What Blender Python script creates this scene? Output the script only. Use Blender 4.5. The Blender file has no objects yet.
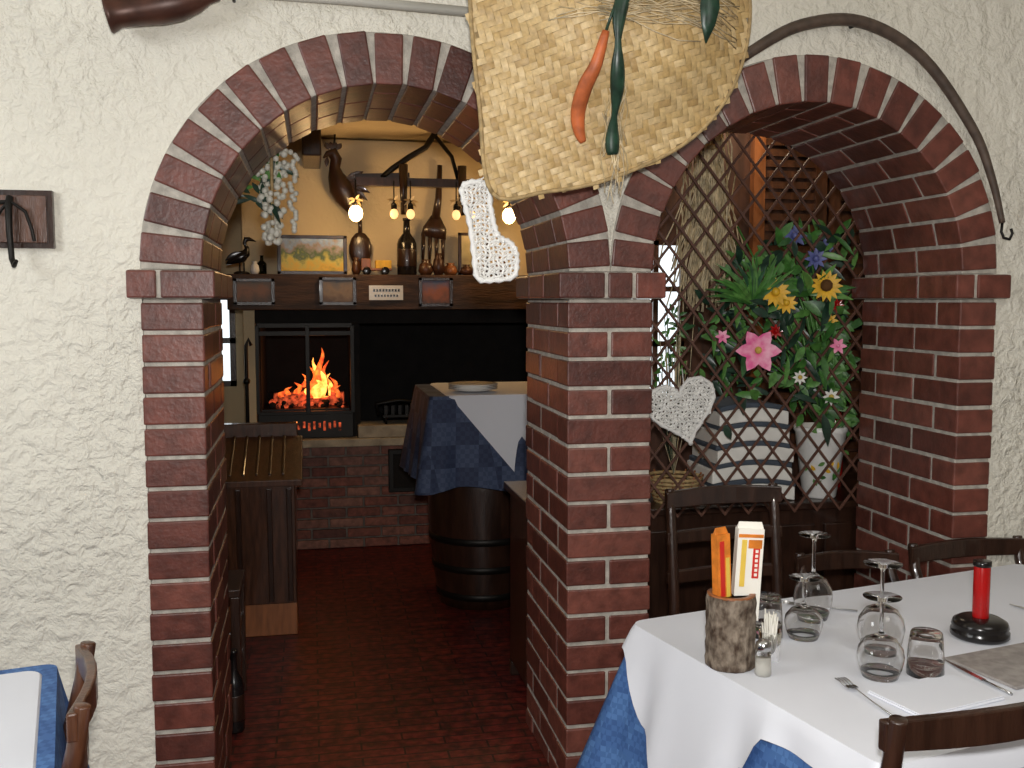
import bpy, math, random
from mathutils import Vector, Matrix, noise
random.seed(7)
pi=math.pi
scene=bpy.context.scene

# ------------------------------------------------------------------ materials
def new(name):
    m=bpy.data.materials.new(name); m.use_nodes=True
    nt=m.node_tree; b=nt.nodes['Principled BSDF']
    return m,nt,b
def mat(name,col,rough=.5,metal=0,var=.2,vscale=8,bump=0,bscale=40,emit=0,trans=0,coat=0,col2=None,stretch=(1,1,1),spec=.5,bdist=.01,ecol=None):
    m,nt,b=new(name)
    c=(*col,1)
    c2=(*(col2 if col2 else tuple(x*(1-var) for x in col)),1)
    tc=nt.nodes.new('ShaderNodeTexCoord'); mp=nt.nodes.new('ShaderNodeMapping')
    mp.inputs['Scale'].default_value=stretch
    nt.links.new(tc.outputs['Object'],mp.inputs['Vector'])
    n=nt.nodes.new('ShaderNodeTexNoise'); n.inputs['Scale'].default_value=vscale; n.inputs['Detail'].default_value=5
    nt.links.new(mp.outputs[0],n.inputs['Vector'])
    r=nt.nodes.new('ShaderNodeValToRGB'); r.color_ramp.elements[0].position=.35; r.color_ramp.elements[1].position=.65
    r.color_ramp.elements[0].color=c; r.color_ramp.elements[1].color=c2
    nt.links.new(n.outputs['Fac'],r.inputs[0]); nt.links.new(r.outputs[0],b.inputs['Base Color'])
    b.inputs['Roughness'].default_value=rough; b.inputs['Metallic'].default_value=metal
    b.inputs['Specular IOR Level'].default_value=spec
    b.inputs['Coat Weight'].default_value=coat; b.inputs['Transmission Weight'].default_value=trans
    if emit:
        b.inputs['Emission Color'].default_value=(*(ecol or col),1); b.inputs['Emission Strength'].default_value=emit
        if col2:
            nt.links.new(r.outputs[0],b.inputs['Emission Color'])
    if bump:
        n2=nt.nodes.new('ShaderNodeTexNoise'); n2.inputs['Scale'].default_value=bscale; n2.inputs['Detail'].default_value=6
        nt.links.new(mp.outputs[0],n2.inputs['Vector'])
        bp=nt.nodes.new('ShaderNodeBump'); bp.inputs['Strength'].default_value=bump; bp.inputs['Distance'].default_value=bdist
        nt.links.new(n2.outputs['Fac'],bp.inputs['Height']); nt.links.new(bp.outputs[0],b.inputs['Normal'])
    return m
def island_mat(name,cols,rough=.4,bump=.4,bscale=60,bdist=.004,coat=0,mott=.5,mscale=None):
    m,nt,b=new(name)
    g=nt.nodes.new('ShaderNodeNewGeometry'); r=nt.nodes.new('ShaderNodeValToRGB')
    el=r.color_ramp.elements
    while len(el)<len(cols): el.new(.5)
    for i,c in enumerate(cols):
        el[i].position=i/(len(cols)-1); el[i].color=(*c,1)
    nt.links.new(g.outputs['Random Per Island'],r.inputs[0])
    tc=nt.nodes.new('ShaderNodeTexCoord')
    n=nt.nodes.new('ShaderNodeTexNoise'); n.inputs['Scale'].default_value=mscale or bscale*.5; n.inputs['Detail'].default_value=6
    nt.links.new(tc.outputs['Object'],n.inputs['Vector'])
    mr=nt.nodes.new('ShaderNodeMapRange'); mr.inputs[1].default_value=.3; mr.inputs[2].default_value=.7
    mr.inputs[3].default_value=1-mott; mr.inputs[4].default_value=1+mott*.5
    nt.links.new(n.outputs['Fac'],mr.inputs[0])
    mx=nt.nodes.new('ShaderNodeVectorMath'); mx.operation='SCALE'
    nt.links.new(r.outputs[0],mx.inputs[0]); nt.links.new(mr.outputs[0],mx.inputs['Scale'])
    nt.links.new(mx.outputs[0],b.inputs['Base Color'])
    n2=nt.nodes.new('ShaderNodeTexNoise'); n2.inputs['Scale'].default_value=bscale; n2.inputs['Detail'].default_value=6
    nt.links.new(tc.outputs['Object'],n2.inputs['Vector'])
    bp=nt.nodes.new('ShaderNodeBump'); bp.inputs['Strength'].default_value=bump; bp.inputs['Distance'].default_value=bdist
    nt.links.new(n2.outputs['Fac'],bp.inputs['Height']); nt.links.new(bp.outputs[0],b.inputs['Normal'])
    b.inputs['Roughness'].default_value=rough; b.inputs['Coat Weight'].default_value=coat; b.inputs['Coat Roughness'].default_value=.25
    return m

BRICK=island_mat('brick_red',[(.075,.020,.014),(.145,.042,.029),(.195,.062,.043),(.105,.029,.020),(.165,.046,.031)],rough=.42,bump=.45,bscale=70,bdist=.004,coat=.18,mott=.4,mscale=22)
OLDBRICK=island_mat('old_brick',[(.16,.045,.03),(.26,.09,.06),(.30,.14,.10),(.12,.04,.03)],rough=.7,bump=.8,bscale=50,bdist=.006)
MORTAR=mat('mortar_grey',(.50,.46,.40),.9,var=.35,vscale=30,bump=.7,bscale=120,bdist=.003)
MORTAR_D=mat('mortar_dark',(.22,.18,.15),.9,var=.4,vscale=20,bump=.5,bscale=100)
def stucco(name,col,strength=1.0,dist=.03):
    m,nt,b=new(name)
    tc=nt.nodes.new('ShaderNodeTexCoord')
    n=nt.nodes.new('ShaderNodeTexNoise'); n.inputs['Scale'].default_value=22; n.inputs['Detail'].default_value=4; n.inputs['Roughness'].default_value=.55; n.inputs['Distortion'].default_value=.35
    n3=nt.nodes.new('ShaderNodeTexNoise'); n3.inputs['Scale'].default_value=75; n3.inputs['Detail'].default_value=4
    nl=nt.nodes.new('ShaderNodeTexNoise'); nl.inputs['Scale'].default_value=1.4; nl.inputs['Detail'].default_value=2
    for q in (n,n3,nl): nt.links.new(tc.outputs['Object'],q.inputs['Vector'])
    r=nt.nodes.new('ShaderNodeValToRGB'); r.color_ramp.elements[0].position=.34; r.color_ramp.elements[1].position=.66
    nt.links.new(n.outputs['Fac'],r.inputs[0])
    ad=nt.nodes.new('ShaderNodeMath'); ad.operation='MULTIPLY_ADD'; ad.inputs[1].default_value=.4
    nt.links.new(n3.outputs['Fac'],ad.inputs[0]); nt.links.new(r.outputs[0],ad.inputs[2])
    mr=nt.nodes.new('ShaderNodeMapRange'); mr.inputs[1].default_value=.35; mr.inputs[2].default_value=.65; mr.inputs[3].default_value=strength*.5; mr.inputs[4].default_value=strength
    nt.links.new(nl.outputs['Fac'],mr.inputs[0])
    bp=nt.nodes.new('ShaderNodeBump'); bp.inputs['Distance'].default_value=dist
    nt.links.new(mr.outputs[0],bp.inputs['Strength'])
    nt.links.new(ad.outputs[0],bp.inputs['Height']); nt.links.new(bp.outputs[0],b.inputs['Normal'])
    n4=nt.nodes.new('ShaderNodeTexNoise'); n4.inputs['Scale'].default_value=1.5; nt.links.new(tc.outputs['Object'],n4.inputs['Vector'])
    cr=nt.nodes.new('ShaderNodeValToRGB'); cr.color_ramp.elements[0].position=.3; cr.color_ramp.elements[1].position=.7
    cr.color_ramp.elements[0].color=(*col,1); cr.color_ramp.elements[1].color=(*[c*.90 for c in col],1)
    nt.links.new(n4.outputs['Fac'],cr.inputs[0]); nt.links.new(cr.outputs[0],b.inputs['Base Color'])
    b.inputs['Roughness'].default_value=.8; b.inputs['Specular IOR Level'].default_value=.2
    return m
STUCCO=stucco('stucco_white',(.80,.765,.665),.85,.014)
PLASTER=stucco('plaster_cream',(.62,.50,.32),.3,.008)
WOOD_D=mat('wood_dark',(.040,.017,.010),.3,var=.5,vscale=6,stretch=(6,6,1),bump=.15,bscale=30,coat=.3)
WOOD_B=mat('wood_brown',(.12,.045,.020),.35,var=.55,vscale=5,stretch=(8,8,1),bump=.2,bscale=30,coat=.3)
WOOD_C=mat('wood_chest',(.085,.033,.016),.28,var=.55,vscale=7,stretch=(8,3,1),bump=.15,bscale=30,coat=.5)
WOOD_H=mat('wood_beam',(.10,.045,.022),.6,var=.6,vscale=5,stretch=(1,6,6),bump=.5,bscale=20)
WOOD_O=mat('wood_orange',(.32,.11,.035),.4,var=.4,vscale=5,stretch=(6,6,1))
LATT=mat('lattice_wood',(.13,.055,.035),.6,var=.4,vscale=20)
IRON=mat('iron_black',(.02,.018,.016),.45,metal=.7,var=.3)
STEEL=mat('steel',(.6,.6,.6),.2,metal=1,var=.1)
COPPER=mat('copper_dark',(.09,.035,.022),.4,metal=.3,var=.5,vscale=15)
ROD=mat('weathered_rod',(.11,.075,.055),.55,var=.5,vscale=25)
WHITE=mat('white_cloth',(.76,.78,.84),.8,var=.04,vscale=3,bump=.15,bscale=200,bdist=.001)
LACE=mat('lace_white',(.92,.91,.88),.9,var=.04,vscale=100,bump=.4,bscale=300)
CERAM=mat('ceramic_white',(.8,.78,.74),.2,var=.05)
STRAW=island_mat('straw_weave',[(.50,.33,.13),(.62,.44,.20),(.70,.52,.27),(.46,.30,.12)],rough=.5,bump=.5,bscale=180,bdist=.002,mott=.2)
STRAW2=mat('straw_plain',(.50,.35,.16),.7,var=.4,vscale=60)
RAFFIA=island_mat('raffia',[(.62,.48,.28),(.75,.63,.42),(.48,.36,.18)],rough=.7,bump=.2)
SOOT=mat('soot',(.012,.010,.009),.95,var=.4,vscale=10,bump=.5,bscale=20)
GREEN=island_mat('leaf_green',[(.03,.12,.02),(.07,.22,.04),(.15,.34,.08),(.03,.10,.05)],rough=.4,bump=.2)
GREEN_D=mat('leaf_dark',(.02,.06,.035),.35,var=.6,vscale=30)
PINK=mat('petal_pink',(.80,.10,.32),.5,col2=(.95,.45,.6),vscale=25)
YELL=mat('petal_yellow',(.90,.52,.03),.5,var=.3,vscale=30)
ORNG=mat('chili_orange',(.62,.15,.04),.5,var=.5,vscale=20)
REDM=mat('red_gloss',(.42,.008,.008),.2,var=.2)
PURP=mat('petal_purple',(.12,.14,.38),.5,var=.4,vscale=30)
BLACK=mat('black_gloss',(.012,.010,.010),.2,var=.3)
SLATE=mat('slate_grey',(.36,.33,.31),.6,var=.3,vscale=40)
STONE=mat('stone_cream',(.50,.42,.30),.8,var=.4,vscale=10,bump=.6,bscale=40)
GARLIC=mat('garlic_white',(.78,.76,.66),.5,var=.15,vscale=40)
BARK=mat('bark',(.26,.21,.16),.9,col2=(.05,.028,.016),vscale=55,stretch=(1,1,.6),bump=1,bscale=80,bdist=.01)
GREYROD=mat('grey_pole',(.50,.48,.42),.6,var=.3,stretch=(.2,4,4))
BULB=mat('bulb_glow',(1,.72,.35),.5,emit=22,ecol=(1,.66,.28))
BULB2=mat('bulb_dim',(1,.7,.35),.5,emit=1.3,ecol=(1,.6,.25))
FL_Y=mat('flame_yellow',(1,.46,.09),.5,emit=2.6,vscale=30,col2=(1,.16,.02))
FL_O=mat('flame_orange',(1,.20,.03),.5,emit=1.2,vscale=30,col2=(.45,.04,.01))
EMBER=mat('ember',(.85,.12,.04),.8,emit=.75,vscale=30,col2=(.015,.004,.003))
DAY=mat('daylight_glass',(.6,.68,.72),.3,emit=1.5,ecol=(.80,.88,.92),var=.5,vscale=10)
def glass(name,col=(1,1,1),rough=0):
    m,nt,b=new(name); b.inputs['Base Color'].default_value=(*col,1); b.inputs['Transmission Weight'].default_value=1
    b.inputs['Roughness'].default_value=rough; b.inputs['IOR'].default_value=1.45; return m
GLASS=glass('clear_glass'); GREENG=glass('bottle_glass',(.02,.05,.02),.05)
def bluecloth(name,c1,c2,s):
    m,nt,b=new(name); tc=nt.nodes.new('ShaderNodeTexCoord')
    mp=nt.nodes.new('ShaderNodeMapping'); mp.inputs['Rotation'].default_value=(0,0,.3)
    nt.links.new(tc.outputs['Object'],mp.inputs[0])
    ck=nt.nodes.new('ShaderNodeTexChecker'); ck.inputs['Scale'].default_value=s
    ck2=nt.nodes.new('ShaderNodeTexChecker'); ck2.inputs['Scale'].default_value=s*5
    nt.links.new(mp.outputs[0],ck.inputs[0]); nt.links.new(mp.outputs[0],ck2.inputs[0])
    ck.inputs[1].default_value=(*c1,1); ck.inputs[2].default_value=(*c2,1)
    ck2.inputs[1].default_value=(1,1,1,1); ck2.inputs[2].default_value=(.7,.75,.8,1)
    mx=nt.nodes.new('ShaderNodeMix'); mx.data_type='RGBA'; mx.blend_type='MULTIPLY'; mx.inputs[0].default_value=1
    nt.links.new(ck.outputs[0],mx.inputs[6]); nt.links.new(ck2.outputs[0],mx.inputs[7])
    nt.links.new(mx.outputs[2],b.inputs['Base Color']); b.inputs['Roughness'].default_value=.75
    return m
BLUE=bluecloth('blue_damask',(.055,.14,.36),(.08,.19,.44),14)
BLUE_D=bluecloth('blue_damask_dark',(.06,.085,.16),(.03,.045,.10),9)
def floor_mat(name,c1,c2,cm,scale,w,h,rough=.4):
    m,nt,b=new(name); tc=nt.nodes.new('ShaderNodeTexCoord')
    br=nt.nodes.new('ShaderNodeTexBrick'); br.inputs['Color1'].default_value=(*c1,1); br.inputs['Color2'].default_value=(*c2,1)
    br.inputs['Mortar'].default_value=(*cm,1); br.inputs['Scale'].default_value=scale; br.inputs['Brick Width'].default_value=w; br.inputs['Row Height'].default_value=h
    br.inputs['Mortar Size'].default_value=.004
    nt.links.new(tc.outputs['Object'],br.inputs[0])
    n=nt.nodes.new('ShaderNodeTexNoise'); n.inputs['Scale'].default_value=22; n.inputs['Detail'].default_value=6; nt.links.new(tc.outputs['Object'],n.inputs[0])
    r=nt.nodes.new('ShaderNodeValToRGB'); r.color_ramp.elements[0].position=.35; r.color_ramp.elements[0].color=(.25,.25,.25,1); r.color_ramp.elements[1].position=.65; r.color_ramp.elements[1].color=(1.0,1.0,1.0,1)
    nt.links.new(n.outputs['Fac'],r.inputs[0])
    mx=nt.nodes.new('ShaderNodeMix'); mx.data_type='RGBA'; mx.blend_type='MULTIPLY'; mx.inputs[0].default_value=1
    nt.links.new(br.outputs[0],mx.inputs[6]); nt.links.new(r.outputs[0],mx.inputs[7]); nt.links.new(mx.outputs[2],b.inputs['Base Color'])
    bp=nt.nodes.new('ShaderNodeBump'); bp.inputs['Strength'].default_value=.3; bp.inputs['Distance'].default_value=.004
    nt.links.new(n.outputs['Fac'],bp.inputs['Height']); nt.links.new(bp.outputs[0],b.inputs['Normal'])
    b.inputs['Roughness'].default_value=rough
    return m
FLOOR=floor_mat('floor_red_parquet',(.19,.020,.014),(.13,.014,.010),(.03,.006,.005),1,.30,.06,.5)
def picture_mat(name,z0,z1,cols):
    m,nt,b=new(name); tc=nt.nodes.new('ShaderNodeTexCoord'); sp=nt.nodes.new('ShaderNodeSeparateXYZ')
    nt.links.new(tc.outputs['Object'],sp.inputs[0])
    mr=nt.nodes.new('ShaderNodeMapRange'); mr.inputs[1].default_value=z0; mr.inputs[2].default_value=z1
    nt.links.new(sp.outputs[2],mr.inputs[0])
    n=nt.nodes.new('ShaderNodeTexNoise'); n.inputs['Scale'].default_value=22; n.inputs['Detail'].default_value=4; nt.links.new(tc.outputs['Object'],n.inputs[0])
    a=nt.nodes.new('ShaderNodeMath'); a.operation='MULTIPLY_ADD'; a.inputs[1].default_value=.9; nt.links.new(n.outputs['Fac'],a.inputs[0]); nt.links.new(mr.outputs[0],a.inputs[2])
    s=nt.nodes.new('ShaderNodeMath'); s.operation='SUBTRACT'; s.inputs[1].default_value=.45; nt.links.new(a.outputs[0],s.inputs[0])
    r=nt.nodes.new('ShaderNodeValToRGB'); el=r.color_ramp.elements
    while len(el)<len(cols): el.new(.5)
    for i,c in enumerate(cols): el[i].position=i/(len(cols)-1); el[i].color=(*c,1)
    nt.links.new(s.outputs[0],r.inputs[0]); nt.links.new(r.outputs[0],b.inputs['Base Color']); b.inputs['Roughness'].default_value=.5
    return m

# ------------------------------------------------------------------ mesh builder
class B:
    def __init__(s,name): s.n=name; s.v=[]; s.f=[]; s.fm=[]; s.sm=[]; s.mats=[]; s.T=Matrix.Identity(4)
    def mi(s,m):
        if m not in s.mats: s.mats.append(m)
        return s.mats.index(m)
    def add(s,vs,fs,m,smooth=False):
        o=len(s.v); s.v+= [tuple(s.T@Vector(p)) for p in vs]
        k=s.mi(m)
        for f in fs: s.f.append([i+o for i in f]); s.fm.append(k); s.sm.append(smooth)
    def hexa(s,p,m):
        s.add(p,[(3,2,1,0),(4,5,6,7),(0,1,5,4),(1,2,6,5),(2,3,7,6),(3,0,4,7)],m)
    def box(s,x0,x1,y0,y1,z0,z1,m):
        s.hexa([(x0,y0,z0),(x1,y0,z0),(x1,y1,z0),(x0,y1,z0),(x0,y0,z1),(x1,y0,z1),(x1,y1,z1),(x0,y1,z1)],m)
    def bar(s,a,b,w,d,m,up=(0,0,1)):
        a=Vector(a);b=Vector(b); t=(b-a).normalized(); u=Vector(up)
        if abs(t.dot(u))>.95: u=Vector((0,1,0))
        r=t.cross(u).normalized(); u=r.cross(t).normalized()
        P=[]
        for q in (a,b):
            for sx,sy in ((-1,-1),(1,-1),(1,1),(-1,1)): P.append(tuple(q+r*w/2*sx+u*d/2*sy))
        s.hexa(P,m)
    def lathe(s,prof,c,m,seg=24,axis=None,smooth=True,jit=0):
        R=Matrix.Identity(3)
        if axis is not None: R=Vector((0,0,1)).rotation_difference(Vector(axis)).to_matrix()
        vs=[];fs=[]
        for (r,z) in prof:
            for i in range(seg):
                a=2*pi*i/seg; rr=r*(1+jit*math.sin(i*2.3+1)*math.cos(i*1.1))
                vs.append(tuple(R@Vector((rr*math.cos(a),rr*math.sin(a),z))+Vector(c)))
        n=len(prof)
        for k in range(n-1):
            for i in range(seg):
                j=(i+1)%seg; fs.append((k*seg+i,k*seg+j,(k+1)*seg+j,(k+1)*seg+i))
        fs.append(tuple(reversed(range(seg)))); fs.append(tuple((n-1)*seg+i for i in range(seg)))
        s.add(vs,fs,m,smooth)
    def sph(s,c,r,m,seg=12,sc=(1,1,1)):
        vs=[];fs=[];n=seg//2
        for k in range(n+1):
            ph=pi*k/n
            for i in range(seg):
                a=2*pi*i/seg; vs.append((c[0]+r*sc[0]*math.sin(ph)*math.cos(a),c[1]+r*sc[1]*math.sin(ph)*math.sin(a),c[2]-r*sc[2]*math.cos(ph)))
        for k in range(n):
            for i in range(seg):
                j=(i+1)%seg; fs.append((k*seg+i,k*seg+j,(k+1)*seg+j,(k+1)*seg+i))
        s.add(vs,fs,m,True)
    def tube(s,pts,rad,m,seg=8,flat=1):
        pts=[Vector(p) for p in pts]; n=len(pts)
        if not isinstance(rad,(list,tuple)): rad=[rad]*n
        vs=[];fs=[]; up=Vector((0.13,1,.21)).normalized()
        for k,p in enumerate(pts):
            t=(pts[min(k+1,n-1)]-pts[max(k-1,0)])
            t=t.normalized() if t.length>1e-9 else Vector((0,0,1))
            r=t.cross(up)
            if r.length<.05: r=t.cross(Vector((1,0,0)))
            r.normalize(); u=r.cross(t).normalized()
            for i in range(seg):
                a=2*pi*i/seg; vs.append(tuple(p+r*math.cos(a)*rad[k]+u*math.sin(a)*rad[k]*flat))
        for k in range(n-1):
            for i in range(seg):
                j=(i+1)%seg; fs.append((k*seg+i,k*seg+j,(k+1)*seg+j,(k+1)*seg+i))
        fs.append(tuple(reversed(range(seg)))); fs.append(tuple((n-1)*seg+i for i in range(seg)))
        s.add(vs,fs,m,True)
    def extr(s,poly,y0,y1,m):
        n=len(poly); vs=[(x,y0,z) for x,z in poly]+[(x,y1,z) for x,z in poly]
        fs=[tuple(range(n)),tuple(reversed(range(n,2*n)))]
        for i in range(n):
            j=(i+1)%n; fs.append((j,i,n+i,n+j))
        s.add(vs,fs,m)
    def extx(s,poly,x0,x1,m):
        n=len(poly); vs=[(x0,y,z) for y,z in poly]+[(x1,y,z) for y,z in poly]
        fs=[tuple(range(n)),tuple(reversed(range(n,2*n)))]
        for i in range(n):
            j=(i+1)%n; fs.append((j,i,n+i,n+j))
        s.add(vs,fs,m)
    def leaf(s,p,d,L,W,m,nrm=(0,-1,0),droop=.2):
        p=Vector(p); d=Vector(d).normalized(); nn=Vector(nrm); r=d.cross(nn)
        if r.length<.05: r=d.cross(Vector((1,0,.3)))
        r.normalize(); nn=r.cross(d).normalized()
        prof=[0.15,.8,1,.7,.05]; vs=[];fs=[]
        for k,w in enumerate(prof):
            t=k/4; q=p+d*L*t+Vector((0,0,-1))*droop*L*t*t+nn*L*.08*math.sin(t*pi)
            vs+= [tuple(q-r*W/2*w),tuple(q+nn*W*.12*w*-1),tuple(q+r*W/2*w)]
        for k in range(4):
            a=k*3; fs+=[(a,a+1,a+4,a+3),(a+1,a+2,a+5,a+4)]
        s.add(vs,fs,m,True)
    def done(s,bevel=0,solid=0,wire=0,sub=0):
        me=bpy.data.meshes.new(s.n); me.from_pydata(s.v,[],s.f)
        for m in s.mats: me.materials.append(m)
        me.polygons.foreach_set('material_index',s.fm); me.polygons.foreach_set('use_smooth',s.sm); me.update()
        o=bpy.data.objects.new(s.n,me); scene.collection.objects.link(o)
        if solid:
            q=o.modifiers.new('s','SOLIDIFY'); q.thickness=solid; q.offset=0
        if wire:
            q=o.modifiers.new('w','WIREFRAME'); q.thickness=wire; q.use_replace=True; q.use_even_offset=False
        if bevel:
            q=o.modifiers.new('b','BEVEL'); q.width=bevel; q.segments=2; q.limit_method='ANGLE'; q.angle_limit=.7
        return o
def crom(P,n=8,closed=True):
    out=[];N=len(P)
    rng=range(N) if closed else range(N-1)
    for i in rng:
        g=lambda k:Vector(P[k%N]) if closed else Vector(P[max(0,min(N-1,k))])
        a,b,c,d=g(i-1),g(i),g(i+1),g(i+2)
        for k in range(n):
            t=k/n; out.append(.5*((2*b)+(c-a)*t+(2*a-5*b+4*c-d)*t*t+(3*b-a-3*c+d)*t**3))
    if not closed: out.append(Vector(P[-1]))
    return out
def inside(x,z,poly):
    c=False;j=len(poly)-1
    for i in range(len(poly)):
        xi,zi=poly[i][0],poly[i][1]; xj,zj=poly[j][0],poly[j][1]
        if (zi>z)!=(zj>z) and x<(xj-xi)*(z-zi)/(zj-zi)+xi: c=not c
        j=i
    return c

# ------------------------------------------------------------------ room shell
T=.60; RI=.538; RO=.675; C1=.235; C2=1.585; ZS=1.688; EZ=.012
def ro_(cx,t):
    c=math.cos(t)
    side=.034*max(0,-c) if cx==C1 else 0.0
    return RO+side+EZ*max(0,math.sin(t))
w=B('wall_arched')
def arc(cx,a0,a1,n=48):
    out=[]
    for i in range(n+1):
        t=a0+(a1-a0)*i/n; r=ro_(cx,t)-.002; out.append((cx+r*math.cos(t),ZS+r*math.sin(t)))
    return out
poly=[(-2.6,0),(-2.6,2.95),(4.4,2.95),(4.4,0),(C2+RO-.002,0)]+arc(C2,.0,pi)+arc(C1,0,pi)+[(C1-RO-.032,0)]
w.extr(poly,0,T-.012,STUCCO); w.done()
f=B('floor'); f.box(-2.6,4.4,-4.6,4.6,-.1,0,FLOOR); f.done()
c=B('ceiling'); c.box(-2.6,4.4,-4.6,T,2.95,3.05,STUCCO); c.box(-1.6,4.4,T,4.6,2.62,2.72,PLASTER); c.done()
for nm,a in (('wall_left',(-2.7,-2.6,-4.6,T)),('wall_right',(4.4,4.5,-4.6,4.6)),('wall_rear',(-2.7,4.5,-4.7,-4.6))):
    q=B(nm); q.box(a[0],a[1],a[2],a[3],0,2.95,STUCCO); q.done()
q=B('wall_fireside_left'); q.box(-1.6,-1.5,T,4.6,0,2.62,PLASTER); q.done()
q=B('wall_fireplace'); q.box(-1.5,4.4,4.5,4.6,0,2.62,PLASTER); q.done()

a=B('brick_archway')
g=.0056
def pillar(x0,x1,splitA,splitB):
    a.box(x0+.004,x1-.004,-.006,T-.004,0,ZS-.085,MORTAR)
    z=ZS-.095; r=0
    while z>.02:
        z0=max(0,z-.079)
        if r%2==0: xs=splitA; ys=[-.012,.12,.37,T]
        else: xs=splitB; ys=[-.012,.245,.49,T]
        for i in range(len(xs)-1):
            for j in range(len(ys)-1):
                jx=random.uniform(-.0025,.0025); jz=random.uniform(-.0012,.0012)
                a.box(xs[i]+(g if i else 0)+jx,xs[i+1]-(g if i<len(xs)-2 else 0)+jx,ys[j]+(g if j else random.uniform(-.002,.002)),ys[j+1]-(g if j<len(ys)-2 else 0),z0+jz,z+jz,BRICK)
        z-=.0905; r+=1
    X0,X1=x0-.034,x1+.034
    a.box(X0+.005,X1-.005,-.030,T+.02,ZS-.084,ZS-.002,MORTAR)
    n=3 if X1-X0>.3 else 2
    for i in range(n):
        if n==3: e=[0,.44,.70,1]; p0=X0+(X1-X0)*e[i]; p1=X0+(X1-X0)*e[i+1]
        else: e=[0,.36,1]; p0=X0+(X1-X0)*e[i]; p1=X0+(X1-X0)*e[i+1]
        for j in range(3):
            q0=-.036+(T+.06)*j/3; q1=-.036+(T+.06)*(j+1)/3
            a.box(p0+(g if i else 0),p1-(g if i<n-1 else 0),q0+(g if j else 0),q1-(g if j<2 else 0),ZS-.082,ZS-.004,BRICK)
L0,L1=C1-RO-.034,C1-RI; M0,M1=C1+RI,C2-RI; R0,R1=C2+RI,C2+RO
pillar(L0,L1,[L0,L1],[L0,L1]); pillar(M0,M1,[M0,M1],[M0,M0+.135,M1]); pillar(R0,R1,[R0,R1],[R0,R1])
def ring(cx,n=19):
    N=48; vs=[];fs=[]
    for i in range(N+1):
        t=pi*i/N
        for (r,y) in ((RI+.005,-.006),(ro_(cx,t),-.006),(ro_(cx,t),T-.004),(RI+.005,T-.004)):
            vs.append((cx+r*math.cos(t),y,ZS+r*math.sin(t)))
    for i in range(N):
        for k in range(4): fs.append((i*4+k,i*4+(k+1)%4,(i+1)*4+(k+1)%4,(i+1)*4+k))
    a.add(vs,fs,MORTAR)
    for i in range(n):
        t=pi*(i+.5)/n+random.uniform(-.006,.006); er=Vector((math.cos(t),0,math.sin(t))); et=Vector((-math.sin(t),0,math.cos(t)))
        ys=[-.012,.12,.37,T] if i%2 else [-.012,.245,.49,T]
        for j in range(3):
            y0=ys[j]+(g if j else 0); y1=ys[j+1]-(g if j<2 else 0); hw=.0392; c0=Vector((cx,0,ZS))
            ro=ro_(cx,t)-.003+random.uniform(-.004,.003)
            P=[]
            for r in (RI,ro):
                k=1.0 if r==RI else 1.07
                for (sw,y) in ((-1,y0),(1,y0),(1,y1),(-1,y1)):
                    q=c0+er*r+et*hw*k*sw; P.append((q.x,y,q.z))
            a.hexa(P,BRICK)
ring(C1); ring(C2)
a.done(bevel=.005)

# ------------------------------------------------------------------ fireplace
F=B('fireplace')
FX0,FX1=-.42,1.75
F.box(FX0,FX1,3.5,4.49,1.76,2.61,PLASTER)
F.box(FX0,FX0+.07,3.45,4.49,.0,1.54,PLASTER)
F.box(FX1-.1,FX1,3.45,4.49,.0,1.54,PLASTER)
F.box(FX0-.08,FX1+.05,3.28,3.95,1.54,1.757,WOOD_H)
F.box(FX0+.07,FX1-.1,4.35,4.49,.7,1.54,SOOT); F.box(FX0+.07,FX0+.10,3.52,4.35,.7,1.54,SOOT); F.box(FX1-.14,FX1-.1,3.52,4.35,.7,1.54,SOOT)
F.box(FX0+.07,FX1-.1,3.48,3.52,1.45,1.54,SOOT)
F.box(FX0+.07,FX1-.1,3.46,4.35,0,.66,MORTAR_D)
F.box(FX0+.02,FX1-.05,3.38,4.35,.67,.72,STONE)
z=.0;r=0
while z<.64:
    x=FX0+.07-(.11 if r%2 else 0)
    while x<FX1-.1:
        xa=max(x,FX0+.07); xb=min(x+.21,FX1-.1)
        if xb-xa>.03: F.box(xa,xb,3.44,3.5,z+.006,z+.06,OLDBRICK)
        x+=.222
    z+=.067; r+=1
F.box(.25,.30,3.5,4.35,.72,1.45,SOOT)
F.box(.28,.62,3.40,3.62,.722,.80,STONE)
F.box(.47,.72,3.41,3.445,.36,.64,IRON); F.box(.50,.69,3.40,3.42,.39,.61,SOOT)
F.done(bevel=.005)
s=B('fireplace_glass_door')
x0,x1,z0,z1=-.34,.25,.88,1.44
for (p,q) in (((x0,z0),(x1,z0)),((x0,z1),(x1,z1)),((x0,z0),(x0,z1)),((x1,z0),(x1,z1)),((-.03,z0),(-.03,z1)),((x0,1.39),(x1,1.39))):
    s.bar((p[0],3.47,p[1]),(q[0],3.47,q[1]),.026,.03,IRON)
s.box(x0,x1,3.45,3.5,.725,.875,IRON)
for i in range(10): s.box(-.13+i*.032,-.115+i*.032,3.44,3.452,.77+.01*(i%3),.83-.01*(i%2),EMBER)
s.done(bevel=.002)
l=B('burning_logs')
for i,(p,q,r) in enumerate((((-.25,3.8,.94),(.2,3.75,.95),.045),((-.2,3.65,.93),(.15,3.9,.99),.04),((-.28,3.9,.95),(.1,3.7,1.0),.035))):
    l.tube([p,((p[0]+q[0])/2,(p[1]+q[1])/2,(p[2]+q[2])/2+.01),q],r,EMBER if i<2 else SOOT,10)
for i in range(44): l.sph((random.uniform(-.26,.2),random.uniform(3.58,3.8),random.uniform(.905,.935)),random.uniform(.010,.026),EMBER if i%2 else SOOT,8)
l.box(-.32,.23,3.55,4.0,.86,.90,IRON)
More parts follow.
